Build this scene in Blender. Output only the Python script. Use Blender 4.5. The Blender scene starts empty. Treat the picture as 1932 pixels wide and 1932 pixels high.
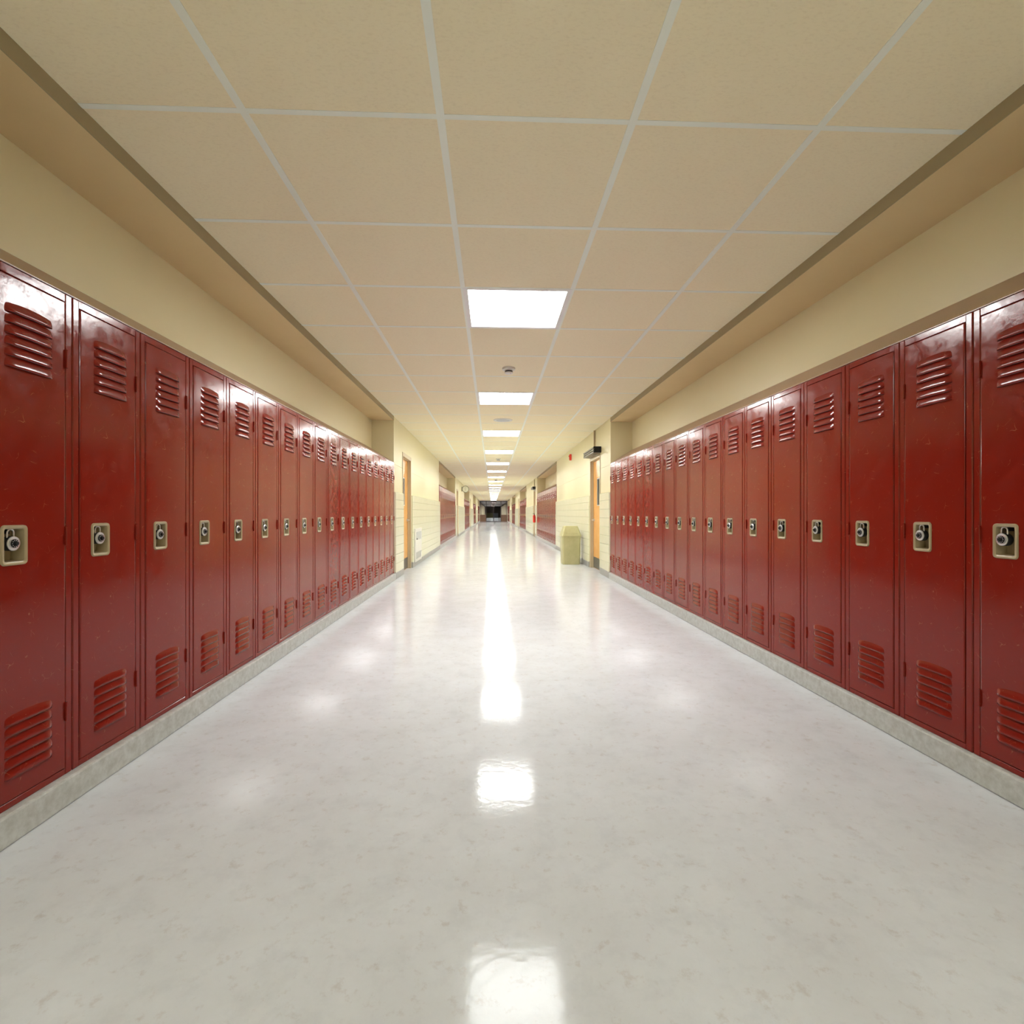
import bpy, bmesh, math, random
from mathutils import Vector, Matrix
S = 1.2                      # plan units -> metres
HC = 0.853                   # camera height (plan units)
C = bpy.context.scene.collection
sc = bpy.context.scene

# ------------------------------------------------------------------ camera, world, exposure
cam = bpy.data.cameras.new('camera'); co = bpy.data.objects.new('camera', cam); C.objects.link(co)
co.location = (0, 0, HC*S); co.rotation_euler = (math.pi/2, 0, -0.0388)
cam.sensor_width = 36; cam.lens = 18.0; cam.shift_y = 0.0012; cam.clip_end = 400; cam.clip_start = 0.02
sc.camera = co
w = bpy.data.worlds.new('world'); sc.world = w; w.use_nodes = True
w.node_tree.nodes['Background'].inputs[0].default_value = (0.9, 0.9, 1, 1)
w.node_tree.nodes['Background'].inputs[1].default_value = 0.05
sc.view_settings.view_transform = 'Standard'; sc.view_settings.look = 'None'
sc.view_settings.gamma = 1; sc.view_settings.use_curve_mapping = False
sc.view_settings.exposure = 0.0
LIGHT = 43                 # emission of the troffer diffusers

# ------------------------------------------------------------------ materials
def newmat(name):
    m = bpy.data.materials.new(name); m.use_nodes = True
    nt = m.node_tree; b = nt.nodes['Principled BSDF']
    return m, nt, b
def N(nt, t, **kw):
    n = nt.nodes.new(t)
    for k, v in kw.items():
        if k in n.inputs: n.inputs[k].default_value = v
        else: setattr(n, k, v)
    return n
def mat(name, col, rough=0.5, metal=0.0, spec=0.5, noise=None, bump=None, col2=None, emit=None, rough_var=None, coat=0):
    m, nt, b = newmat(name)
    b.inputs['Base Color'].default_value = (*col, 1); b.inputs['Roughness'].default_value = rough
    b.inputs['Metallic'].default_value = metal; b.inputs['Specular IOR Level'].default_value = spec
    b.inputs['Coat Weight'].default_value = coat
    tc = N(nt, 'ShaderNodeTexCoord')
    if noise:
        n = N(nt, 'ShaderNodeTexNoise', Scale=noise, Detail=6.0, Roughness=0.65); nt.links.new(tc.outputs['Object'], n.inputs['Vector'])
        r = N(nt, 'ShaderNodeValToRGB'); r.color_ramp.elements[0].position = 0.35; r.color_ramp.elements[1].position = 0.65
        r.color_ramp.elements[0].color = (*(col2 or col), 1); r.color_ramp.elements[1].color = (*col, 1)
        nt.links.new(n.outputs['Fac'], r.inputs['Fac']); nt.links.new(r.outputs['Color'], b.inputs['Base Color'])
    if bump:
        n = N(nt, 'ShaderNodeTexNoise', Scale=bump[0], Detail=4.0); nt.links.new(tc.outputs['Object'], n.inputs['Vector'])
        bp = N(nt, 'ShaderNodeBump', Strength=bump[1], Distance=bump[2]); nt.links.new(n.outputs['Fac'], bp.inputs['Height'])
        nt.links.new(bp.outputs['Normal'], b.inputs['Normal'])
    if rough_var:
        n = N(nt, 'ShaderNodeTexNoise', Scale=rough_var[0], Detail=6.0, Roughness=0.7); nt.links.new(tc.outputs['Object'], n.inputs['Vector'])
        mr = N(nt, 'ShaderNodeMapRange'); mr.inputs['From Min'].default_value = 0.35; mr.inputs['From Max'].default_value = 0.7
        mr.inputs['To Min'].default_value = rough_var[1]; mr.inputs['To Max'].default_value = rough_var[2]
        nt.links.new(n.outputs['Fac'], mr.inputs['Value']); nt.links.new(mr.outputs['Result'], b.inputs['Roughness'])
    if emit:
        b.inputs['Emission Color'].default_value = (*emit[0], 1); b.inputs['Emission Strength'].default_value = emit[1]
    return m

def locker_mat():
    m, nt, b = newmat('red_enamel'); L = nt.links.new
    tc = N(nt, 'ShaderNodeTexCoord')
    # scratches: warped thin voronoi edges, broken into short strokes by noise masks
    wn = N(nt, 'ShaderNodeTexNoise', Scale=9.0, Detail=2.0); L(tc.outputs['Object'], wn.inputs['Vector'])
    ad = N(nt, 'ShaderNodeMixRGB'); ad.blend_type = 'ADD'; ad.inputs[0].default_value = 0.14
    L(tc.outputs['Object'], ad.inputs[1]); L(wn.outputs['Color'], ad.inputs[2])
    v = N(nt, 'ShaderNodeTexVoronoi', Scale=21.0); v.feature = 'DISTANCE_TO_EDGE'; L(ad.outputs[0], v.inputs['Vector'])
    lt = N(nt, 'ShaderNodeMath', operation='LESS_THAN'); lt.inputs[1].default_value = 0.010; L(v.outputs['Distance'], lt.inputs[0])
    mk = N(nt, 'ShaderNodeTexNoise', Scale=23.0, Detail=3.0); L(tc.outputs['Object'], mk.inputs['Vector'])
    gt = N(nt, 'ShaderNodeMapRange'); gt.inputs['From Min'].default_value = 0.565; gt.inputs['From Max'].default_value = 0.65; L(mk.outputs['Fac'], gt.inputs['Value'])
    mu = N(nt, 'ShaderNodeMath', operation='MULTIPLY'); L(lt.outputs[0], mu.inputs[0]); L(gt.outputs[0], mu.inputs[1])
    sp = N(nt, 'ShaderNodeTexVoronoi', Scale=42.0); L(tc.outputs['Object'], sp.inputs['Vector'])
    l2 = N(nt, 'ShaderNodeMath', operation='LESS_THAN'); l2.inputs[1].default_value = 0.05; L(sp.outputs['Distance'], l2.inputs[0])
    mx = N(nt, 'ShaderNodeMath', operation='MAXIMUM'); L(mu.outputs[0], mx.inputs[0]); L(l2.outputs[0], mx.inputs[1])
    m2 = N(nt, 'ShaderNodeMath', operation='MULTIPLY'); m2.inputs[1].default_value = 0.34; L(mx.outputs[0], m2.inputs[0])
    cr = N(nt, 'ShaderNodeMixRGB'); cr.inputs[1].default_value = (0.215, 0.0135, 0.0065, 1); cr.inputs[2].default_value = (0.52, 0.22, 0.12, 1)
    L(m2.outputs[0], cr.inputs[0]); L(cr.outputs[0], b.inputs['Base Color'])
    rn = N(nt, 'ShaderNodeTexNoise', Scale=14.0, Detail=8.0, Roughness=0.75); L(tc.outputs['Object'], rn.inputs['Vector'])
    mr = N(nt, 'ShaderNodeMapRange'); mr.inputs['From Min'].default_value = 0.4; mr.inputs['From Max'].default_value = 0.62
    mr.inputs['To Min'].default_value = 0.08; mr.inputs['To Max'].default_value = 0.25
    L(rn.outputs['Fac'], mr.inputs['Value']); L(mr.outputs[0], b.inputs['Roughness'])
    bn = N(nt, 'ShaderNodeTexNoise', Scale=60.0, Detail=4.0); L(tc.outputs['Object'], bn.inputs['Vector'])
    bp = N(nt, 'ShaderNodeBump', Strength=0.10, Distance=0.002); L(bn.outputs['Fac'], bp.inputs['Height']); L(bp.outputs[0], b.inputs['Normal'])
    b.inputs['Specular IOR Level'].default_value = 0.34
    return m

def floor_mat():
    m, nt, b = newmat('polished_floor'); L = nt.links.new
    tc = N(nt, 'ShaderNodeTexCoord')
    def ramp(scale, lo, hi, p0, p1, det=8.0, rg=0.7):
        n = N(nt, 'ShaderNodeTexNoise', Scale=scale, Detail=det, Roughness=rg); L(tc.outputs['Object'], n.inputs['Vector'])
        r = N(nt, 'ShaderNodeValToRGB'); r.color_ramp.elements[0].position = p0; r.color_ramp.elements[1].position = p1
        r.color_ramp.elements[0].color = (*lo, 1); r.color_ramp.elements[1].color = (*hi, 1); L(n.outputs['Fac'], r.inputs[0]); return r
    a = ramp(3.0, (0.64, 0.655, 0.685), (0.695, 0.72, 0.76), 0.35, 0.65)
    s = ramp(22.0, (0.80, 0.735, 0.70), (1, 1, 1), 0.33, 0.44)
    g = ramp(9.0, (0.87, 0.87, 0.88), (1, 1, 1), 0.36, 0.5)
    x = N(nt, 'ShaderNodeMixRGB'); x.blend_type = 'MULTIPLY'; x.inputs[0].default_value = 0.6; L(a.outputs[0], x.inputs[1]); L(s.outputs[0], x.inputs[2])
    y = N(nt, 'ShaderNodeMixRGB'); y.blend_type = 'MULTIPLY'; y.inputs[0].default_value = 0.5; L(x.outputs[0], y.inputs[1]); L(g.outputs[0], y.inputs[2])
    L(y.outputs[0], b.inputs['Base Color'])
    rn = N(nt, 'ShaderNodeTexNoise', Scale=6.0, Detail=6.0); L(tc.outputs['Object'], rn.inputs['Vector'])
    mr = N(nt, 'ShaderNodeMapRange'); mr.inputs['To Min'].default_value = 0.07; mr.inputs['To Max'].default_value = 0.13
    L(rn.outputs['Fac'], mr.inputs['Value']); L(mr.outputs[0], b.inputs['Roughness'])
    bn = N(nt, 'ShaderNodeTexNoise', Scale=38.0, Detail=3.0); L(tc.outputs['Object'], bn.inputs['Vector'])
    bp = N(nt, 'ShaderNodeBump', Strength=0.09, Distance=0.004); L(bn.outputs['Fac'], bp.inputs['Height']); L(bp.outputs[0], b.inputs['Normal'])
    b.inputs['Specular IOR Level'].default_value = 0.10
    return m

def ceil_mat():
    m, nt, b = newmat('ceiling_tile'); L = nt.links.new
    tc = N(nt, 'ShaderNodeTexCoord'); mp = N(nt, 'ShaderNodeMapping'); mp.inputs['Scale'].default_value = (1, 2.2, 1)
    L(tc.outputs['Object'], mp.inputs[0])
    n = N(nt, 'ShaderNodeTexNoise', Scale=60.0, Detail=7.0, Roughness=0.7); L(mp.outputs[0], n.inputs['Vector'])
    r = N(nt, 'ShaderNodeValToRGB'); r.color_ramp.elements[0].position = 0.3; r.color_ramp.elements[1].position = 0.5
    r.color_ramp.elements[0].color = (0.83, 0.73, 0.505, 1); r.color_ramp.elements[1].color = (0.90, 0.805, 0.57, 1)
    L(n.outputs['Fac'], r.inputs[0]); L(r.outputs[0], b.inputs['Base Color']); b.inputs['Roughness'].default_value = 0.75
    b.inputs['Specular IOR Level'].default_value = 0.25
    return m

M = {}
M['red'] = locker_mat(); M['floor'] = floor_mat(); M['ceil'] = ceil_mat()
M['grid'] = mat('ceiling_grid_paint', (0.86, 0.88, 0.78), 0.45)
M['paint'] = mat('cream_wall_paint', (0.81, 0.735, 0.48), 0.33, noise=1.2, col2=(0.79, 0.715, 0.455), bump=(5, 0.12, 0.01))
M['soffit'] = mat('ochre_soffit_paint', (0.72, 0.56, 0.31), 0.5, noise=1.5, col2=(0.69, 0.53, 0.285))
M['fascia'] = mat('olive_brown_fascia', (0.36, 0.29, 0.16), 0.5)  # thin strip laid over the soffit face, coloured darker than the soffit
M['glaze'] = mat('yellow_glazed_block', (0.75, 0.735, 0.54), 0.2, noise=3, col2=(0.72, 0.71, 0.515), bump=(6, 0.15, 0.008))
M['joint'] = mat('mortar_joint', (0.30, 0.28, 0.17), 0.8)
M['concrete'] = mat('grey_concrete', (0.58, 0.59, 0.565), 0.5, noise=30, col2=(0.44, 0.44, 0.405))
M['cove'] = mat('grey_vinyl_cove', (0.36, 0.36, 0.34), 0.4, noise=8, col2=(0.32, 0.32, 0.30))
M['hood'] = mat('tan_metal', (0.36, 0.22, 0.145), 0.32)
M['plate'] = mat('beige_metal', (0.40, 0.32, 0.19), 0.3)
M['black'] = mat('black_plastic', (0.012, 0.012, 0.013), 0.45, spec=0.25)
M['slot'] = mat('dark_slot', (0.02, 0.008, 0.006), 0.8)
M['chrome'] = mat('brushed_steel', (0.62, 0.62, 0.62), 0.28, metal=1.0)
M['silver'] = mat('silver_face', (0.62, 0.62, 0.63), 0.32, metal=0.75)
M['white'] = mat('white_mark', (0.8, 0.8, 0.8), 0.5)
M['frame'] = mat('beige_door_frame', (0.56, 0.46, 0.30), 0.35)
M['gasket'] = mat('pale_grey_bead', (0.55, 0.53, 0.47), 0.4)
M['wood'] = mat('orange_wood_veneer', (0.80, 0.42, 0.13), 0.2, noise=6, col2=(0.74, 0.36, 0.10))
M['glassdark'] = mat('dark_glazing', (0.02, 0.02, 0.022), 0.08)
M['kick'] = mat('dark_kick_plate', (0.12, 0.11, 0.09), 0.4, metal=0.3)
M['plastic'] = mat('white_plastic', (0.72, 0.70, 0.64), 0.4)
M['palegrey'] = mat('pale_grey_plastic', (0.48, 0.49, 0.47), 0.4)
M['firered'] = mat('fire_red', (0.75, 0.03, 0.015), 0.25)
M['bin'] = mat('olive_metal', (0.50, 0.47, 0.25), 0.4, noise=5, col2=(0.43, 0.40, 0.2))
M['clockface'] = mat('clock_face', (0.82, 0.80, 0.68), 0.4)
M['bronze'] = mat('grey_green_metal', (0.22, 0.21, 0.15), 0.4, metal=0.3)
M['brownpanel'] = mat('brown_panel', (0.24, 0.135, 0.085), 0.45)
M['brownframe'] = mat('dark_bronze_frame', (0.05, 0.035, 0.03), 0.4)
M['housing'] = mat('white_light_housing', (0.85, 0.84, 0.80), 0.5)
M['rib'] = mat('ribbed_grey_metal', (0.20, 0.18, 0.14), 0.45, metal=0.2)
M['rubber'] = mat('black_rubber', (0.015, 0.015, 0.015), 0.6)
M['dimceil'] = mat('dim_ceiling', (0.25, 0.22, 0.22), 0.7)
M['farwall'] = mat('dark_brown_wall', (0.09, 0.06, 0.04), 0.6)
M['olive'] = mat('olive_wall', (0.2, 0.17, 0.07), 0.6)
M['bluegrey'] = mat('blue_grey_door', (0.36, 0.37, 0.42), 0.5)
M['pilaster'] = mat('cream_pilaster', (0.6, 0.53, 0.38), 0.4)
M['diffuser'] = mat('lit_diffuser', (0.9, 0.9, 0.9), 0.4, emit=((0.96, 0.985, 0.97), LIGHT))
M['filldiffuser'] = mat('added_fill_diffuser', (0.8, 0.8, 0.8), 0.4, emit=((1.0, 0.97, 0.95), 380))  # strong emission, added to light the hallway beyond the glass
g, gnt, gb = newmat('clear_glass'); M['glass'] = g
gb.inputs['Base Color'].default_value = (0.8, 0.85, 0.82, 1); gb.inputs['Roughness'].default_value = 0.02
gb.inputs['Transmission Weight'].default_value = 1.0; gb.inputs['IOR'].default_value = 1.12

# ------------------------------------------------------------------ mesh helpers
class MB:
    def __init__(s): s.b = bmesh.new(); s.smooth = False
    def face(s, pts, mi=0):
        vs = [s.b.verts.new(Vector(p)) for p in pts]; f = s.b.faces.new(vs); f.material_index = mi; return f
    def box(s, x0, x1, y0, y1, z0, z1, c=0, mi=0, seg=1):
        P = [(x, y, z) for x in (x0, x1) for y in (y0, y1) for z in (z0, z1)]
        v = [s.b.verts.new(p) for p in P]
        fs = [s.b.faces.new([v[i] for i in q]) for q in ((0,1,3,2),(4,6,7,5),(0,4,5,1),(2,3,7,6),(0,2,6,4),(1,5,7,3))]
        for f in fs: f.material_index = mi
        if c:
            es = list({e for f in fs for e in f.edges})
            r = bmesh.ops.bevel(s.b, geom=es, offset=c, segments=seg, profile=0.5, affect='EDGES')
            for f in r['faces']: f.material_index = mi
        return s
    def loops(s, ls, mi=0, cap0=False, cap1=False, closed=True, mis=None):
        rows = [[s.b.verts.new(p) for p in l] for l in ls]; n = len(rows[0])
        for k in range(len(rows)-1):
            a, b = rows[k], rows[k+1]
            for i in range(n if closed else n-1):
                j = (i+1) % n
                f = s.b.faces.new((a[i], a[j], b[j], b[i])); f.material_index = mis[k] if mis else mi
        if cap0: f = s.b.faces.new(rows[0][::-1]); f.material_index = mis[0] if mis else mi
        if cap1: f = s.b.faces.new(rows[-1]); f.material_index = mis[-1] if mis else mi
        return s
    def lathe(s, prof, n=24, axis='z', o=(0,0,0), mi=0, mis=None):
        ls = []
        for r, h in prof:
            l = []
            for i in range(n):
                a = 2*math.pi*i/n; x, y = max(r, 1e-5)*math.cos(a), max(r, 1e-5)*math.sin(a)
                p = {'z': (x, y, h), 'y': (x, h, y), 'x': (h, x, y)}[axis]
                l.append((p[0]+o[0], p[1]+o[1], p[2]+o[2]))
            ls.append(l)
        return s.loops(ls, mi, True, True, mis=mis)
    def tube(s, pts, r, n=8, mi=0):
        ls = []; pts = [Vector(p) for p in pts]; up = None
        for i, p in enumerate(pts):
            d = (pts[min(i+1, len(pts)-1)] - pts[max(i-1, 0)]).normalized()
            if up is None: up = d.orthogonal().normalized()
            u = (up - d*up.dot(d)).normalized(); up = u; v = d.cross(u)
            ls.append([p + u*r*math.cos(2*math.pi*k/n) + v*r*math.sin(2*math.pi*k/n) for k in range(n)])
        return s.loops(ls, mi, True, True)
    def build(s, name, mats, parent=None, loc=None, rotz=0, smooth=None, **props):
        bmesh.ops.remove_doubles(s.b, verts=s.b.verts, dist=1e-6)
        bmesh.ops.recalc_face_normals(s.b, faces=s.b.faces)
        bmesh.ops.scale(s.b, vec=(S, S, S), verts=s.b.verts)
        me = bpy.data.meshes.new(name); s.b.to_mesh(me); s.b.free()
        for k in (mats if isinstance(mats, (list, tuple)) else [mats]): me.materials.append(M[k])
        if smooth:
            for p in me.polygons: p.use_smooth = True
            me.set_sharp_from_angle(angle=math.radians(smooth))
        o = bpy.data.objects.new(name, me); C.objects.link(o)
        if parent: o.parent = parent
        if loc: o.location = Vector(loc)*S
        o.rotation_euler.z = rotz
        for k, v in props.items(): o[k] = v
        return o
def thing(name, label, cat, loc=(0,0,0), rotz=0, group=None, kind=None):
    o = bpy.data.objects.new(name, None); C.objects.link(o); o.empty_display_size = 0.05
    o.location = Vector(loc)*S; o.rotation_euler.z = rotz; o['label'] = label; o['category'] = cat
    if group: o['group'] = group
    if kind: o['kind'] = kind
    return o
def kids(o): return [c for c in bpy.data.objects if c.parent == o]
def tree(o): return (o, [tree(c) for c in kids(o)])
def dup(t, parent=None):
    o, ch = t; c = o.copy(); C.objects.link(c)
    if parent: c.parent = parent
    for k in ch: dup(k, c)
    return c
def rrect(cx, cz, w, h, r, y, n=4):
    pts = []
    for (sx, sz, a0) in ((1, 1, 0), (-1, 1, 90), (-1, -1, 180), (1, -1, 270)):
        for i in range(n+1):
            a = math.radians(a0 + 90*i/n)
            pts.append((cx + sx*(w/2-r) + r*math.cos(a), y, cz + sz*(h/2-r) + r*math.sin(a)))
    return pts

# ------------------------------------------------------------------ plan
XL, XR = -1.265, 1.5486           # pier faces
TL, TR = -1.233, 1.5236           # glazed block faces
LL, LR = -1.257, 1.541            # locker fronts
WL, WR = -1.547, 1.836            # niche back walls
CEIL = HC + 1.2483; SOF = HC + 1.1955
PERIOD = 10.965; NLOCK = 18; LW = 0.2968
NS = [1.280 + PERIOD*k for k in range(5)]     # niche starts
NE = [6.640 + PERIOD*k for k in range(5)]     # niche ends
YEND = 51.9; YB = -7.2
DO0, DO1, DTOP = 0.625, 1.390, HC + 0.8645    # door frame, measured from a niche end
TO0, TO1 = 0.585, 1.415                       # gap in the glazed blocks
piers = [(YB, NS[0])] + [(NE[i], NS[i+1]) for i in range(4)] + [(NE[4], YEND)]
YFAR = 97.0

def struct(mb, name, mats, label, cat='wall', **kw):
    return mb.build(name, mats, kind='structure', label=label, category=cat, **kw)

# floor
b = MB(); b.face([(-2.2, YB-0.1, 0), (2.5, YB-0.1, 0), (2.5, YFAR+0.2, 0), (-2.2, YFAR+0.2, 0)]); b.face([(-2.2, YB-0.1, -0.1), (-2.2, YFAR+0.2, -0.1), (2.5, YFAR+0.2, -0.1), (2.5, YB-0.1, -0.1)])
struct(b, 'floor', 'floor', 'pale polished mottled hallway floor', 'floor')

# walls (profile: face with one shallow seam), piers, niche backs, soffits
def prof_wall(b, X, sgn, y0, y1, z0, z1, back, seam=1.487):
    # sgn = direction of the corridor (+1 for left wall)
    zs = [z0]
    if z0 < seam < z1: prof = [(X, z0), (X, seam-0.004), (X-sgn*0.004, seam-0.001), (X-sgn*0.004, seam+0.001), (X, seam+0.004), (X, z1)]
    else: prof = [(X, z0), (X, z1)]
    prof = [(back, z0)] + prof + [(back, z1)]
    b.loops([[(x, y0, z) for x, z in prof], [(x, y1, z) for x, z in prof]], 0, True, True)
for side, X, sgn, back, wn in (('left', XL, 1, -2.1, WL), ('right', XR, -1, 2.4, WR)):
    b = MB()
    for i, (y0, y1) in enumerate(piers):
        if 1 <= i <= 4:
            a0, a1 = y0+DO0, y0+DO1
            prof_wall(b, X, sgn, y0, a0, 0, CEIL, back); prof_wall(b, X, sgn, a1, y1, 0, CEIL, back)
            prof_wall(b, X, sgn, a0, a1, DTOP, CEIL, back, seam=-1)
        else: prof_wall(b, X, sgn, y0, y1, 0, CEIL, back)
    for y0, y1 in zip(NS, NE):
        lo, hi = sorted((back, wn)); b.box(lo, hi, y0, y1, 0, SOF)
    struct(b, 'wall_'+side, 'paint', 'cream painted %s hallway wall with locker niches' % side)
    b = MB()
    for y0, y1 in zip(NS, NE):
        lo, hi = sorted((back, X)); b.box(lo, hi, y0, y1, SOF, CEIL)
    struct(b, 'trim_1' if side == 'left' else 'trim_2', 'soffit', 'ochre soffit above the %s lockers' % side, 'soffit')
b = MB(); b.box(-2.1, 2.4, YB-0.15, YB, 0, CEIL); struct(b, 'wall_back', 'paint', 'cream wall behind the viewer')

# glazed block wainscot and baseboards
joints = [0.201+0.1178*k for k in range(8)]; WTOP = 1.131; CV = 0.089
def wains(b, T, X, sgn, y0, y1):
    q = sgn*0.005; pr = [(X, CV, 0), (T, CV, 0)]
    for z in joints: pr += [(T, z-0.0035, 0), (T-q*.7, z-0.0014, 1), (T-q*.7, z+0.0014, 1), (T, z+0.0035, 0)]
    pr += [(T, WTOP-0.012, 0), (T-sgn*0.008, WTOP, 0), (X, WTOP, 0)]
    n = len(pr); r = 0.011
    # rounded vertical arrises: three slices near each end
    def row(y, inset): return [b.b.verts.new((x - sgn*inset if abs(x-X) > 1e-4 else x, y, z)) for x, z, m in pr]
    sl = [row(y0, r), row(y0+r*0.3, r*0.3), row(y0+r, 0), row(y1-r, 0), row(y1-r*0.3, r*0.3), row(y1, r)]
    for a, c in zip(sl, sl[1:]):
        for i in range(n-1):
            f = b.b.faces.new((a[i], a[i+1], c[i+1], c[i])); f.material_index = 1 if (pr[i][2] and pr[i+1][2]) else 0
    b.b.faces.new(sl[0]); b.b.faces.new(sl[-1][::-1])
tn = 3
for side, T, X, sgn in (('left', TL, XL, 1), ('right', TR, XR, -1)):
    b = MB(); cb = MB()
    for i, (y0, y1) in enumerate(piers):
        segs = [(y0, y0+TO0), (y0+TO1, y1)] if 1 <= i <= 4 else [(y0, y1)]
        for s0, s1 in segs:
            wains(b, T, X, sgn, s0, s1)
            lo, hi = sorted((X-sgn*0.02, T)); cb.box(lo, hi, s0, s1, 0, CV-0.0005, c=0.004)
    struct(b, 'trim_%d' % tn, ['glaze', 'joint'], 'yellow glazed block wainscot on the %s wall' % side, 'wainscot'); tn += 1
    struct(cb, 'baseboard_'+side, 'cove', 'grey baseboard under the %s yellow blocks' % side, 'baseboard')
    k = 0
    for y0, y1 in zip(NS, NE):
        b = MB(); back = WL if sgn > 0 else WR
        lo, hi = sorted((back, T)); b.box(lo, hi, y0+0.001, y1-0.001, 0, 0.082, c=0.006, seg=2)
        struct(b, 'trim_%d' % tn, 'concrete', 'grey speckled concrete plinth under %s locker row' % side, 'plinth'); tn += 1

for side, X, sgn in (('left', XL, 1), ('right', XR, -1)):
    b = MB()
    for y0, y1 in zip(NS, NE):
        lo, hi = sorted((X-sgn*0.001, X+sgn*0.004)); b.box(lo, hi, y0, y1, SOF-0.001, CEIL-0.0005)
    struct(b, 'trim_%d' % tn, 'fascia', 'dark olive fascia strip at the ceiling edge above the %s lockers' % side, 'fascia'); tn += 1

# ceiling with lit cells left open
LX0, LX1 = 0.143-0.305, 0.143+0.305
xs = [-2.1, 0.143-0.915, LX0, LX1, 0.143+0.915, 2.4]
L0 = 2.838; T_ = 0.61
lights = [L0 + 2.44*k for k in range(20)]
backlights = [L0 - 2.44*k for k in (2, 3)]   # unseen panels added behind the viewer, at the row's spacing, to brighten the near end
b = MB(); y = L0 - 16*T_
ys = []
while y < YEND: ys.append(y); y += T_
lightset = {round(v, 3) for v in lights+backlights}
for i in range(len(xs)-1):
    for yy in ys:
        if i == 2 and round(yy, 3) in lightset: continue
        y1 = min(yy+T_, YEND)
        b.face([(xs[i], yy, CEIL), (xs[i], y1, CEIL), (xs[i+1], y1, CEIL), (xs[i+1], yy, CEIL)])
struct(b, 'ceiling', 'ceil', 'beige suspended tile ceiling', 'ceiling')
b = MB(); g = 0.0125
for x in xs[1:-1]: b.box(x-g, x+g, ys[0], YEND, CEIL-0.002, CEIL+0.03)
for yy in ys[1:]:
    b.box(XL+0.001, XR-0.001, yy-g*0.8, yy+g*0.8, CEIL-0.0015, CEIL+0.02)
struct(b, 'trim_%d' % tn, 'grid', 'pale metal grid between the ceiling tiles', 'ceiling grid'); tn += 1

# ------------------------------------------------------------------ ceiling lights
def ords(n): 
    W = ['first','second','third','fourth','fifth','sixth','seventh','eighth','ninth','tenth','eleventh','twelfth','thirteenth','fourteenth','fifteenth','sixteenth','seventeenth','eighteenth','nineteenth','twentieth']
    return W[n]
root = thing('ceiling_light', '', 'light', (0.143, 0, CEIL), group='square ceiling lights down the middle of the hallway')
b = MB(); q = 0.305; p = 0.279; d = 0.030
b.loops([[(-q,-q,-0.003),(q,-q,-0.003),(q,q,-0.003),(-q,q,-0.003)], [(-p,-p,-0.003),(p,-p,-0.003),(p,p,-0.003),(-p,p,-0.003)], [(-p,-p,d),(p,-p,d),(p,p,d),(-p,p,d)], [(-q,-q,0.05),(q,-q,0.05),(q,q,0.05),(-q,q,0.05)], [(-q,-q,-0.003),(q,-q,-0.003),(q,q,-0.003),(-q,q,-0.003)]])
b.build('housing', 'housing', root)
b = MB(); b.box(-p+0.001, p-0.001, -p+0.001, p-0.001, d-0.001, d+0.004); b.build('diffuser', 'diffuser', root, label='glowing white diffuser')
t = tree(root)
for k, y in enumerate(lights):
    o = root if k == 0 else dup(t)
    o.location.y = (y+0.305)*S
    o['label'] = ('nearest square white lit ceiling panel, the largest in view' if k == 0 else 'square white lit ceiling panel, the %s one away from the viewer' % ords(k))

for k, y in enumerate(backlights):
    o = dup(t); o.location.y = (y+0.305)*S
    o['label'] = 'square white lit ceiling panel added %s the viewer, out of view' % ('just behind', 'farther behind')[k]

# ------------------------------------------------------------------ lockers
ZB = 0.082; LH = 1.5005-ZB; LD = 0.284
def z_(Z): return Z + HC - ZB      # camera-relative height -> locker-local
PX0, PX1, PZ0, PZ1 = 0.069, 0.145, z_(-0.137), z_(-0.031)
DX0, DX1, DZ0, DZ1 = 0.0275, LW-0.0275, z_(-0.750), z_(0.6215)
def frame_mb():
    b = MB(); e = 0.0012; W = LW-e
    b.box(e, DX0-0.002, 0, 0.03, 0, LH, c=0.003)
    b.box(DX1+0.002, W, 0, 0.03, 0, LH, c=0.003)
    b.box(DX0-0.003, DX1+0.003, 0.0012, 0.03, DZ1+0.002, LH-0.0005, c=0.0015)
    b.box(DX0-0.003, DX1+0.003, 0.0012, 0.03, 0.0005, DZ0-0.002, c=0.0015)
    b.box(e, e+0.004, 0.028, LD, 0, LH); b.box(W-0.004, W, 0.028, LD, 0, LH)
    b.box(e, W, LD-0.004, LD, 0, LH); b.box(e, W, 0.028, LD, 0, 0.004); b.box(e, W, 0.028, LD, LH-0.004, LH)
    return b
def louvre(b, x0, x1, zt, h, d=0.0085):
    ns, nt_ = 16, 5
    grid = []
    for j in range(nt_+1):
        t = j/nt_; row = []
        for i in range(ns+1):
            s = i/ns; e = min(s, 1-s)/0.13; e = 1 if e > 1 else math.sin(math.pi/2*e)
            arch = 0.32*(1-(2*s-1)**2)
            tt = t
            z = zt + h*arch*(1-t) - h*t - 0.12*h*0
            yv = -d*math.sin(math.pi/2*tt)*e - 0.0004
            row.append(b.b.verts.new((x0+(x1-x0)*s, yv, z)))
        grid.append(row)
    for j in range(nt_):
        for i in range(ns):
            b.b.faces.new((grid[j][i], grid[j][i+1], grid[j+1][i+1], grid[j+1][i])).smooth = True
    lo = grid[-1]; bk = [b.b.verts.new((v.co.x, -0.0003, v.co.z+0.001)) for v in lo]
    for i in range(ns):
        f = b.b.faces.new((lo[i], lo[i+1], bk[i+1], bk[i])); f.material_index = 1
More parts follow.
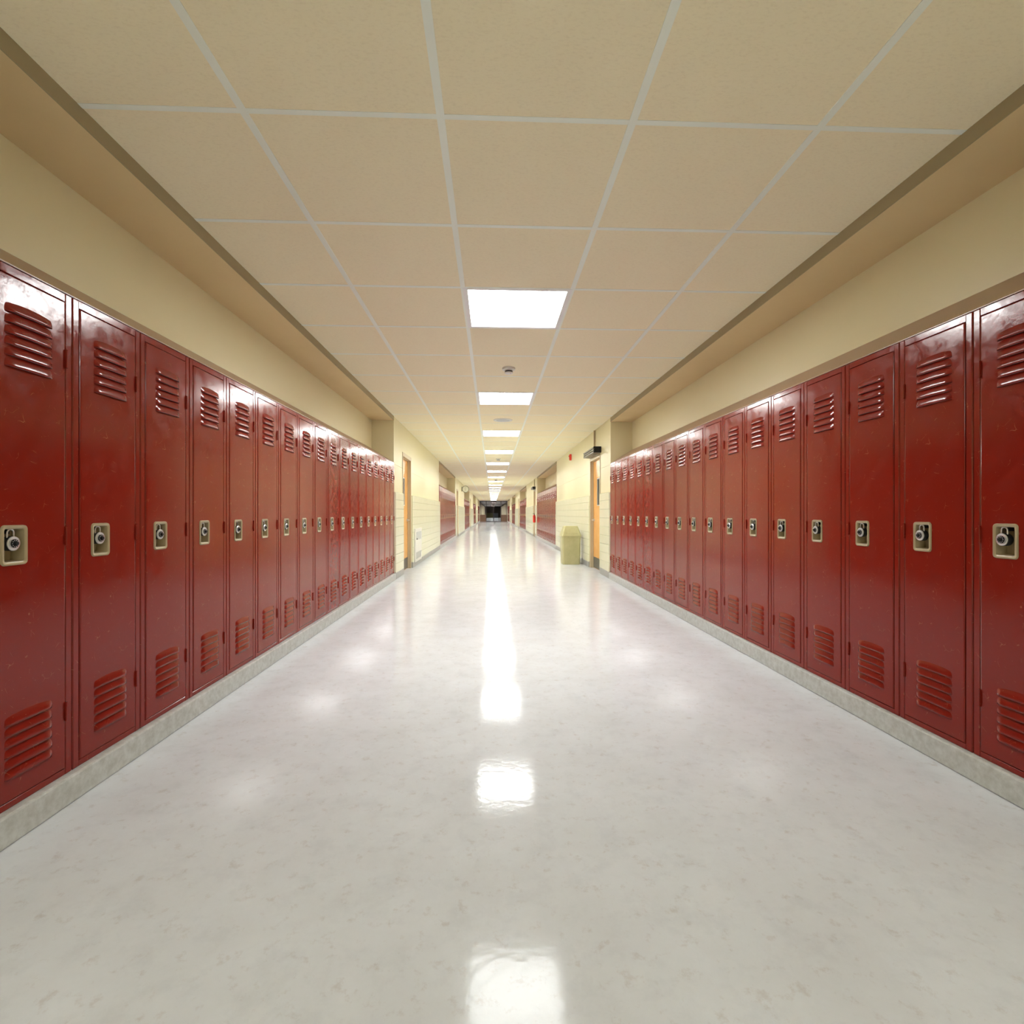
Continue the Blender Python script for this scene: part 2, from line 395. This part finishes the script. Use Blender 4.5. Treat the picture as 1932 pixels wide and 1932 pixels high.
def door_mb(louv=True):
    b = MB(); c = 0.0035; y0 = -0.0015
    hx0, hx1, hz0, hz1 = PX0+0.008, PX1-0.008, PZ0+0.008, PZ1-0.008
    X0, X1, Z0, Z1 = DX0+c, DX1-c, DZ0+c, DZ1-c
    for (a0, a1, c0, c1) in ((X0, hx0, Z0, Z1), (hx1, X1, Z0, Z1), (hx0, hx1, Z0, hz0), (hx0, hx1, hz1, Z1)):
        b.face([(a0, y0, c0), (a1, y0, c0), (a1, y0, c1), (a0, y0, c1)])
    R = lambda i, y: [(DX0+i, y, DZ0+i), (DX1-i, y, DZ0+i), (DX1-i, y, DZ1-i), (DX0+i, y, DZ1-i)]
    b.loops([R(c, y0), R(c*0.35, y0+0.0008), R(0, y0+0.003), R(0, 0.02)])
    if louv:
        for k in range(6):
            louvre(b, 0.0785, 0.2265, z_(0.548)-0.0285*k, 0.0235)
            louvre(b, 0.0785, 0.2265, z_(-0.530)-0.0278*k, 0.0225)
    return b
def plate_mb():
    b = MB(); cx, cz, w, h = (PX0+PX1)/2, (PZ0+PZ1)/2, PX1-PX0, PZ1-PZ0
    R = lambda i, y, r: rrect(cx, cz, w-2*i, h-2*i, r, y)
    b.loops([R(0, -0.001, 0.011), R(0.0005, -0.004, 0.011), R(0.0025, -0.0058, 0.010), R(0.006, -0.0055, 0.008), R(0.0095, -0.0035, 0.006), R(0.0105, 0.0, 0.006), R(0.012, 0.030, 0.006)], cap1=True)
    return b
def hasp_mb():
    b = MB(); b.box(0.0965, 0.1055, 0.0075, 0.028, PZ1-0.023, PZ1-0.0105, c=0.001); return b
def hinge_mb(side):
    b = MB(); x = DX1+0.001 if side > 0 else DX0-0.001
    b.box(x-0.0035, x+0.0035, -0.0075, 0.004, -0.0275, 0.0275, c=0.0015); return b
HZ = [z_(0.454), z_(-0.066), z_(-0.583)]
def make_locker(side, parts=True):
    if not parts:
        b = door_mb(True); 
        tmp = [frame_mb(), plate_mb(), hinge_mb(side)]
        me = bpy.data.meshes.new('tmp')
        for mi, t2 in ((0, tmp[0]), (2, tmp[1])):
            for f in t2.b.faces: f.material_index = mi
            t2.b.to_mesh(me); b.b.from_mesh(me)
        for h in HZ:
            hb = hinge_mb(side); bmesh.ops.translate(hb.b, vec=(0, 0, h), verts=hb.b.verts); hb.b.to_mesh(me); b.b.from_mesh(me)
        o = b.build('locker', ['red', 'slot', 'plate']); o['category'] = 'locker'; return o
    r = thing('locker', '', 'locker')
    frame_mb().build('locker_frame', 'red', r)
    d = door_mb().build('locker_door', ['red', 'slot'], r)
    plate_mb().build('recessed_pull', 'plate', d, smooth=40, label='beige recessed latch cup')
    hasp_mb().build('latch', 'black', d, label='black latch tab')
    for h in HZ: hinge_mb(side).build('hinge', 'red', r, loc=(0, 0, h))
    return r

# combination padlock, local: origin at bottom of its dial, facing -Y
def make_padlock():
    r = thing('padlock', '', 'padlock')
    R = 0.0192
    b = MB(); b.lathe([(R*0.9, 0.004), (R, 0.0025), (R, -0.0125), (R*0.97, -0.0135)], 32, 'y', (0, 0, R)); b.build('lock_body', 'black', r, smooth=40, label='black lock body')
    b = MB(); b.lathe([(R*0.98, -0.0128), (R*0.98, -0.0150), (R*0.9, -0.0165), (R*0.72, -0.0158), (R*0.68, -0.0166), (R*0.55, -0.0166)], 32, 'y', (0, 0, R)); b.build('face_ring', 'silver', r, smooth=30, label='silver face')
    b = MB(); rr = R*0.58; b.lathe([(rr, -0.016), (rr, -0.0185), (rr*0.93, -0.0192), (rr*0.5, -0.0192), (rr*0.45, -0.0235), (rr*0.38, -0.0245)], 30, 'y', (0, 0, R))
    for i in range(10):
        a = 2*math.pi*i/10
        c0, s0 = math.cos(a), math.sin(a); u = Vector((c0, 0, s0)); v = Vector((-s0, 0, c0)); ce = Vector((0, -0.01935, R)) + u*rr*0.78
        b.face([ce+u*0.0013+v*0.0007, ce+u*0.0013-v*0.0007, ce-u*0.0013-v*0.0007, ce-u*0.0013+v*0.0007], 1)
    b.build('dial', ['black', 'white'], r, smooth=30, label='black dial with white marks')
    b = MB(); pts = [(-0.0095, -0.0065, R*1.82), (-0.0095, -0.0065, 0.0470)]
    for i in range(1, 9):
        a = math.pi - math.pi*i/8; pts.append((0.0095*math.cos(a), -0.0065, 0.0470+0.0095*math.sin(a)))
    pts.append((0.0095, -0.0065, R*1.82)); b.tube(pts, 0.0022, 8); b.build('shackle', 'chrome', r, smooth=60, label='steel shackle')
    return r
LKX, LKZ = 0.1005, PZ1 - 0.0675     # where the lock hangs, local to its locker

rownames = ['nearest', 'second', 'third', 'fourth', 'farthest']
lock_t = tree(make_padlock())
first_lock = True
def place(side_name, rowk, idx, proto_t, proto_obj, used, with_lock):
    global first_lock
    left = side_name == 'left'
    y_near = NE[rowk] - LW*(NLOCK-idx) - 0.010   # idx 0 = nearest the viewer
    loc = (LL, y_near, ZB) if left else (LR, y_near+LW, ZB)
    rz = math.pi/2 if left else -math.pi/2
    o = proto_obj if not used else dup(proto_t)
    o.location = Vector(loc)*S; o.rotation_euler.z = rz
    if idx == 0: pos = 'closest to the viewer'
    elif idx == NLOCK-1: pos = 'last one before the pier'
    else: pos = '%s from the viewer' % ords(idx)
    o['label'] = 'red locker, %s in the %s row on the %s wall' % (pos, rownames[rowk], side_name)
    o['group'] = 'red lockers along the %s wall, %s row' % (side_name, rownames[rowk])
    if with_lock:
        p = lock_t[0] if first_lock else dup(lock_t); first_lock = False
        rnd = random.Random(idx*7 + (0 if left else 100) + rowk*31)
        dx, dy = LKX, 0.008
        if left: P = (LL - dy, y_near + dx, ZB + LKZ)
        else: P = (LR + dy, y_near + LW - dx, ZB + LKZ)
        p.location = Vector(P)*S; p.rotation_euler.z = rz + rnd.uniform(-0.05, 0.05)
        p['label'] = 'silver and black dial padlock on the %s locker of the %s %s row' % ('closest' if idx == 0 else ('last' if idx == NLOCK-1 else ords(idx)), rownames[rowk], side_name)
        p['group'] = 'dial padlocks on the %s %s lockers' % (rownames[rowk], side_name)
for side_name, hs in (('left', 1), ('right', -1)):
    pr = make_locker(hs, True); pt = tree(pr); used = False
    for rowk in (0, 1):
        for i in range(NLOCK):
            place(side_name, rowk, i, pt, pr, used, True); used = True
    fr = make_locker(hs, False); ft = (fr, []); used = False
    for rowk in (2, 3, 4):
        for i in range(NLOCK):
            place(side_name, rowk, i, ft, fr, used, False); used = True

# sloping hoods closing the lockers' tops
for side, F, Wb, sgn in (('left', LL, WL, 1), ('right', LR, WR, -1)):
    for k, (y0, y1) in enumerate(zip(NS, NE)):
        b = MB(); zt = 1.5012; zb = 1.686; F2 = F-sgn*0.001; bk = Wb+sgn*0.001; y0 += 0.001; y1 -= 0.001
        pr = [(bk, zt+0.0005), (F2, zt+0.0005), (F2, zt+0.004), (bk, zb)]
        b.loops([[(x, y0, z) for x, z in pr], [(x, y1, z) for x, z in pr]], 0, True, True)
        o = b.build('locker_hood', 'hood', label='tan sloping metal hood along the top of the %s %s locker row' % (rownames[k], side), category='locker top', group='sloping hoods over the locker rows')

# ------------------------------------------------------------------ doors (local: opening along X, facing -Y)
DW = DO1-DO0
def make_door(n, side, k):
    r = thing('door_%d' % n, 'orange wood classroom door in a beige frame beyond the %s %s locker row' % (rownames[k], side), 'door', kind='structure')
    jw, hd = 0.038, 0.056; H = DTOP
    b = MB()
    b.box(0, jw, -0.008, 0.09, 0, H, c=0.002); b.box(DW-jw, DW, -0.008, 0.09, 0, H, c=0.002); b.box(jw, DW-jw, -0.008, 0.09, H-hd, H, c=0.002)
    b.box(jw, jw+0.010, 0.030, 0.044, 0, H-hd, c=0.001); b.box(DW-jw-0.010, DW-jw, 0.030, 0.044, 0, H-hd, c=0.001); b.box(jw, DW-jw, 0.030, 0.044, H-hd-0.010, H-hd, c=0.001)
    b.build('door_frame', 'frame', r, label='beige metal door frame')
    x0, x1, z1 = jw+0.002, DW-jw-0.002, H-hd-0.002
    # far side is +X for the left wall, -X for the right wall
    f = (lambda u: u) if side == 'left' else (lambda u: DW-u)
    wa, wb = sorted((f(0.255), f(0.445))); wz0, wz1 = HC+0.115, HC+0.525
    b = MB()
    b.box(x0, wa, 0.045, 0.075, 0.006, z1); b.box(wb, x1, 0.045, 0.075, 0.006, z1); b.box(wa, wb, 0.045, 0.075, 0.006, wz0); b.box(wa, wb, 0.045, 0.075, wz1, z1)
    lf = b.build('door_leaf', 'wood', r, label='orange wood door leaf')
    b = MB()
    for a, c, e, h in ((wa-0.004, wa+0.010, wz0-0.004, wz1+0.004), (wb-0.010, wb+0.004, wz0-0.004, wz1+0.004), (wa, wb, wz0-0.004, wz0+0.010), (wa, wb, wz1-0.010, wz1+0.004)):
        b.box(a, c, 0.041, 0.060, e, h, c=0.001)
    b.build('window_bead', 'gasket', lf)
    b = MB(); b.box(wa+0.005, wb-0.005, 0.054, 0.060, wz0+0.005, wz1-0.005); b.build('window_pane', 'glassdark', lf, label='dark narrow door window')
    b = MB(); b.box(x0+0.004, x1-0.004, 0.042, 0.046, 0.012, 0.175, c=0.001); b.build('kick_plate', 'kick', lf, label='dark kick plate')
    hx = f(DW-jw-0.05); s = -1 if side == 'left' else 1; hz = HC-0.105
    b = MB(); b.lathe([(0.022, 0.046), (0.022, 0.040), (0.018, 0.037), (0.008, 0.036), (0.007, 0.008), (0.0, 0.007)], 16, 'y', (hx, 0, hz))
    b.tube([(hx, 0.012, hz), (hx+s*0.03, 0.010, hz), (hx+s*0.075, 0.014, hz-0.002)], 0.007, 8)
    b.build('door_handle', 'chrome', lf, smooth=40, label='steel lever handle')
    return r
n = 0
for k in range(4):
    for side in ('left', 'right'):
        n += 1; r = make_door(n, side, k)
        y = NE[k]+DO0
        if side == 'left': r.location = Vector((XL, y, 0))*S; r.rotation_euler.z = math.pi/2
        else: r.location = Vector((XR, y+DW, 0))*S; r.rotation_euler.z = -math.pi/2
# dark rooms behind the leaves are closed by the leaf itself

# ------------------------------------------------------------------ ribbed boxes over the right-hand doors, with conduit
def ribbed_box(k, lab):
    r = thing('door_operator', lab, 'wall unit', (XR, NE[k]+0.58, HC+0.863), group='ribbed boxes above the right doors')
    b = MB(); D = -0.112; h = 0.087; Lb = 0.80
    pr = [(0, 0), (D+0.010, 0), (D, 0.008), (D, 0.018), (D+0.014, 0.023), (D+0.014, 0.028), (D, 0.033), (D, 0.046), (D+0.014, 0.051), (D+0.014, 0.056), (D, 0.061), (D, 0.078), (D+0.008, h), (0, h)]
    b.loops([[(x, 0.004, z) for x, z in pr], [(x, Lb-0.004, z) for x, z in pr]], 0, True, True); b.build('ribbed_case', 'rib', r)
    for y0 in (0, Lb-0.004):
        b = MB(); b.loops([[(x, y0, z) for x, z in pr], [(x, y0+0.0038, z) for x, z in pr]], 0, True, True); b.build('end_cap', 'black', r, label='black end cap')
    b = MB(); b.box(-0.024, 0, 0.415, 0.441, h+0.0005, CEIL-HC-0.863-0.006, c=0.003); b.build('conduit', 'frame', r, label='beige conduit up to the ceiling')
    b = MB(); b.tube([(-0.06, 0.30, -0.004), (-0.075, 0.16, -0.006), (-0.012, 0.05, -0.006)], 0.004, 6); b.build('closer_arm', 'rib', r)
ribbed_box(0, 'ribbed dark metal box with black end above the nearest right door')
ribbed_box(1, 'small black box above the door beyond the second right locker row')

# fire alarm
r = thing('fire_alarm', 'red fire alarm sounder high on the right cream wall', 'alarm', (XR, 9.98, HC+1.035))
b = MB(); b.loops([rrect(0, 0.06, 0.085, 0.12, 0.018, 0), rrect(0, 0.06, 0.085, 0.12, 0.018, -0.028), rrect(0, 0.06, 0.072, 0.105, 0.02, -0.036)], cap0=True, cap1=True); o = b.build('alarm_housing', 'firered', r, smooth=40); o.rotation_euler.z = -math.pi/2
b = MB(); b.loops([rrect(0, 0.082, 0.06, 0.03, 0.008, -0.036), rrect(0, 0.082, 0.05, 0.024, 0.008, -0.047)], cap1=True); o = b.build('strobe_lens', 'firered', r, smooth=40); o.rotation_euler.z = -math.pi/2
b = MB(); 
for i in range(4): b.box(-0.025, 0.025, -0.0385, -0.035, 0.018+0.01*i, 0.023+0.01*i)
o = b.build('speaker_grille', 'firered', r); o.rotation_euler.z = -math.pi/2

# waste bin
r = thing('waste_bin', 'olive square swing-top waste bin standing beside the right door', 'bin', (1.318, 8.60, 0), 0.0)
def sq(w, d, z, c=0.02):
    a, e = w/2, d/2
    return [(-a+c, -e, z), (a-c, -e, z), (a, -e+c, z), (a, e-c, z), (a-c, e, z), (-a+c, e, z), (-a, e-c, z), (-a, -e+c, z)]
b = MB(); b.loops([sq(0.282, 0.272, 0.0), sq(0.288, 0.278, 0.006), sq(0.306, 0.296, 0.455), sq(0.306, 0.296, 0.468)], cap0=True, cap1=True); b.build('bin_body', 'bin', r)
b = MB(); b.loops([sq(0.324, 0.314, 0.462), sq(0.332, 0.322, 0.474), sq(0.326, 0.316, 0.486), sq(0.225, 0.20, 0.636), sq(0.215, 0.19, 0.639)], cap0=True, cap1=True); ld = b.build('bin_lid', 'bin', r)
b = MB(); ang = math.atan2(0.058, 0.150); 
def on(xx, tz, off): 
    y = -0.158 + 0.058*tz - off; z = 0.486 + 0.150*tz + off*0.38; return (xx, y, z)
b.loops([[on(-0.105, 0.12, 0.0005), on(0.105, 0.12, 0.0005), on(0.088, 0.86, 0.0005), on(-0.088, 0.86, 0.0005)], [on(-0.102, 0.14, 0.004), on(0.102, 0.14, 0.004), on(0.085, 0.84, 0.004), on(-0.085, 0.84, 0.004)]], cap1=True); b.build('swing_flap', 'bin', ld)

# wall heater opposite
r = thing('wall_heater', 'white flat wall unit with grey panel and vent beside the left door', 'wall unit', (TL, 8.16, 0.068))
b = MB(); b.box(-0.002, 0.022, 0, 0.70, 0.005, 0.535, c=0.003); b.build('unit_body', 'plastic', r)
b = MB(); b.box(0.021, 0.026, 0.08, 0.62, 0.355, 0.485, c=0.002); cp = b.build('control_panel', 'palegrey', r, label='pale grey control panel')
b = MB(); b.lathe([(0.012, 0.026), (0.012, 0.034), (0.009, 0.036)], 14, 'x', (0, 0.12, 0.372)); b.build('knob', 'kick', cp, smooth=40)
b = MB()
for i in range(7): b.box(0.021, 0.027, 0.08, 0.62, 0.055+0.015*i, 0.063+0.015*i)
b.build('vent_grille', 'palegrey', r, label='pale grey vent')

# double-faced clock on a bracket
r = thing('wall_clock', 'round white two-sided clock on a bracket high on the left wall', 'clock', (-1.104, 21.3, HC+0.86))
b = MB(); b.lathe([(0.118, -0.035), (0.137, -0.035), (0.142, -0.03), (0.142, 0.03), (0.137, 0.035), (0.118, 0.035)], 36, 'y', (0, 0, 0.137)); b.build('clock_case', 'bronze', r, smooth=40)
b = MB(); b.lathe([(0.124, -0.0355), (0.124, -0.034)], 36, 'y', (0, 0, 0.137))
for i in range(12):
    a = math.pi*2*i/12; u = Vector((math.sin(a), 0, math.cos(a))); v = Vector((u.z, 0, -u.x)); ce = Vector((0, -0.0362, 0.137)) + u*0.108
    b.face([ce+u*0.008+v*0.002, ce+u*0.008-v*0.002, ce-u*0.008-v*0.002, ce-u*0.008+v*0.002], 1)
b.build('clock_dial', ['clockface', 'black'], r, label='cream dial with black marks')
b = MB(); b.box(-0.003, 0.003, -0.040, -0.037, 0.137-0.062, 0.145); b.build('hour_hand', 'black', r)
b = MB(); b.box(-0.002, 0.002, -0.043, -0.041, 0.130, 0.137+0.09); o = b.build('minute_hand', 'black', r)
b = MB(); b.box(XL+1.104+0.0005, XL+1.104+0.022, -0.03, 0.03, 0.04, 0.235, c=0.003); b.box(XL+1.104+0.02, -0.138, -0.014, 0.014, 0.122, 0.152); b.build('bracket', 'bronze', r)

# fire extinguisher
r = thing('fire_extinguisher', 'red fire extinguisher hanging on the tiled pier after the second right locker row', 'extinguisher', (TR-0.052, 17.87, HC-0.325))
b = MB(); b.lathe([(0.030, 0), (0.042, 0.006), (0.045, 0.02), (0.045, 0.215), (0.040, 0.245), (0.024, 0.265), (0.016, 0.272)], 24, 'z'); b.build('cylinder', 'firered', r, smooth=40)
b = MB(); b.lathe([(0.014, 0.270), (0.014, 0.295), (0.010, 0.300)], 14, 'z'); b.box(-0.055, 0.012, -0.006, 0.006, 0.297, 0.306, c=0.002); b.box(-0.05, 0.012, -0.005, 0.005, 0.318, 0.325, c=0.002); b.box(0.0, 0.012, -0.005, 0.005, 0.3, 0.32); b.build('valve', 'black', r, label='black valve and lever')
b = MB(); b.tube([(0, -0.012, 0.285), (0.0, -0.045, 0.28), (0, -0.056, 0.24), (0, -0.053, 0.12), (0, -0.052, 0.05)], 0.006, 8); b.build('hose', 'rubber', r, smooth=60)
b = MB(); b.box(0.044, 0.0515, -0.02, 0.02, 0.1, 0.24); b.build('wall_bracket', 'chrome', r)

# small socket plate on right wall further on
r = thing('wall_outlet', 'small grey outlet low on the right wall beyond the third locker row', 'outlet', (TR, 26.7-3.0+NE[2]-23.7+2.6, HC-0.25))
b = MB(); b.box(-0.008, 0.001, -0.035, 0.035, 0, 0.11, c=0.002); b.build('cover_plate', 'palegrey', r)
b = MB(); b.box(-0.010, -0.0075, -0.018, 0.018, 0.018, 0.05, c=0.001); b.box(-0.010, -0.0075, -0.018, 0.018, 0.06, 0.092, c=0.001); b.build('socket', 'kick', r)

# smoke detectors + speaker
r = thing('smoke_detector', '', 'smoke detector', (0.143, 0, CEIL), group='smoke detectors along the middle of the ceiling')
b = MB(); b.lathe([(0.056, 0.002), (0.056, -0.016), (0.050, -0.020), (0.036, -0.021)], 32, 'z'); b.build('detector_base', 'plastic', r, smooth=35)
b = MB(); b.lathe([(0.036, -0.020), (0.037, -0.026), (0.033, -0.027), (0.033, -0.037), (0.037, -0.038), (0.034, -0.047), (0.022, -0.050), (0, -0.050)], 32, 'z', mis=[0, 0, 1, 0, 0, 0, 0]); b.build('sensing_head', ['plastic', 'black'], r, smooth=35, label='sensing chamber with dark slots')
b = MB(); b.lathe([(0.003, -0.0495), (0.003, -0.052), (0.0, -0.0525)], 8, 'z', (0.015, -0.012, 0)); b.build('indicator', 'firered', r, label='tiny red indicator')
t = tree(r)
for k in range(7):
    o = r if k == 0 else dup(t); o.location.y = (4.40+7.32*k)*S
    o['label'] = 'round white smoke detector on the ceiling, %s' % ('between the two nearest lights' if k == 0 else '%s one from the viewer' % ords(k))
r = thing('ceiling_speaker', 'flat round speaker grille in the ceiling between second and third lights', 'speaker', (0.145, 6.86, CEIL))
b = MB(); b.lathe([(0.128, 0.001), (0.128, -0.003), (0.122, -0.007), (0.098, -0.007), (0.095, -0.004)], 40, 'z'); b.build('rim', 'plastic', r, smooth=35)
b = MB(); b.lathe([(0.095, -0.0038), (0.09, -0.0065), (0, -0.009)], 40, 'z'); b.build('grille', 'palegrey', r, smooth=35, label='grey mesh grille')

# ------------------------------------------------------------------ glazed screen at the end, dim hallway beyond
r = thing('glass_partition', 'dark framed glass double doors with side panels closing the hallway end', 'glass doors', (0.143, YEND+0.02, 0))
BX = [-1.405, -0.745, 0.0, 0.745, 1.403]; PZ = HC-0.156; TZ = 1.72
b = MB()
for x in BX: 
    w_ = 0.03 if x == 0 else 0.028
    b.box(max(x-w_, -1.405), min(x+w_, 1.403), 0, 0.07, 0, CEIL-0.001)
b.box(-1.405, 1.403, 0, 0.07, CEIL-0.06, CEIL-0.001); b.box(-1.405, 1.403, 0.01, 0.06, TZ, TZ+0.045); b.box(-0.745, 0.745, 0.01, 0.06, 0.0, 0.05)
b.build('screen_frame', 'brownframe', r)
for i in (0, 3):
    b = MB(); b.box(BX[i]+0.025, BX[i+1]-0.025, 0.012, 0.055, 0.0, PZ, c=0.004); b.build('lower_panel', 'brownpanel', r, label='brown lower panel')
for i in range(4):
    z0 = PZ if i in (0, 3) else 0.05
    for a, c in ((z0, TZ), (TZ+0.045, CEIL-0.06)):
        b = MB(); b.box(BX[i]+0.029, BX[i+1]-0.029, 0.030, 0.036, a+0.001, c-0.001); b.build('glass_pane', 'glass', r)
b = MB(); b.box(-0.22, -0.08, -0.04, 0.005, 0.93, 0.99, c=0.01); b.build('push_bar', 'black', r, label='black push pad')
# beyond
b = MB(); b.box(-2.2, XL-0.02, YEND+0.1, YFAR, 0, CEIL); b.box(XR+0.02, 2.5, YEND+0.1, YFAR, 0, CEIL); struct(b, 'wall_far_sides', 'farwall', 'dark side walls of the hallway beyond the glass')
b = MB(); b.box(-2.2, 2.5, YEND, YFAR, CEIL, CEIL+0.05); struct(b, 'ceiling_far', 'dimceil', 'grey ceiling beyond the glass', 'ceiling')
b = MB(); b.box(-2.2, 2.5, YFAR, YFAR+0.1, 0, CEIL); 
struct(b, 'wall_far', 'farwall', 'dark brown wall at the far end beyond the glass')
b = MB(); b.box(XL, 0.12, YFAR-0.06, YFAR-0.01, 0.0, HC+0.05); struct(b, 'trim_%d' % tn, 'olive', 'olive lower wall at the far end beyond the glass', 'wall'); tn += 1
r = thing('door_%d' % (n+1), 'blue-grey door at the far end seen through the glass doors', 'door', (0.2, YFAR-0.05, 0), kind='structure')
b = MB(); b.box(0, 0.95, 0, 0.04, 0, 0.88, c=0.01); b.build('door_leaf', 'bluegrey', r)
b = MB(); b.box(-0.04, 0, -0.01, 0.045, 0, 0.93); b.box(0.95, 0.99, -0.01, 0.045, 0, 0.93); b.box(0, 0.95, -0.01, 0.045, 0.88, 0.93); b.build('door_frame', 'brownframe', r)
for side, X, s in (('left', XL-0.02, 1), ('right', XR+0.02, -1)):
    for i in range(5):
        y = 57 + 6.2*i
        b = MB(); lo, hi = sorted((X, X+s*0.09)); b.box(lo, hi, y, y+0.35, 0, CEIL-0.2, c=0.01)
        struct(b, 'trim_%d' % tn, 'pilaster', 'cream pilaster, %s on the %s wall beyond the glass' % (ords(i), side), 'pilaster'); tn += 1
fr = thing('ceiling_light', '', 'light', (0.143, 0, CEIL), group='added ceiling lights beyond the glass')  # invented fixtures that brighten the floor past the glass doors
b = MB()
for x0, x1, y0, y1 in ((-0.28, -0.27, -0.28, 0.28), (0.27, 0.28, -0.28, 0.28), (-0.27, 0.27, -0.28, -0.27), (-0.27, 0.27, 0.27, 0.28)): b.box(x0, x1, y0, y1, -0.09, 0.0)
b.build('housing', 'brownframe', fr, label='dark deep housing')  # deep sides keep the added diffuser hidden from the camera
b = MB(); b.box(-0.265, 0.265, -0.265, 0.265, -0.006, -0.001); b.build('diffuser', 'filldiffuser', fr)
t = tree(fr)
for k in range(6):
    o = fr if k == 0 else dup(t); o.location.y = (54.5+7.0*k)*S
    o['label'] = 'added square ceiling light, %s beyond the glass doors' % ords(k)
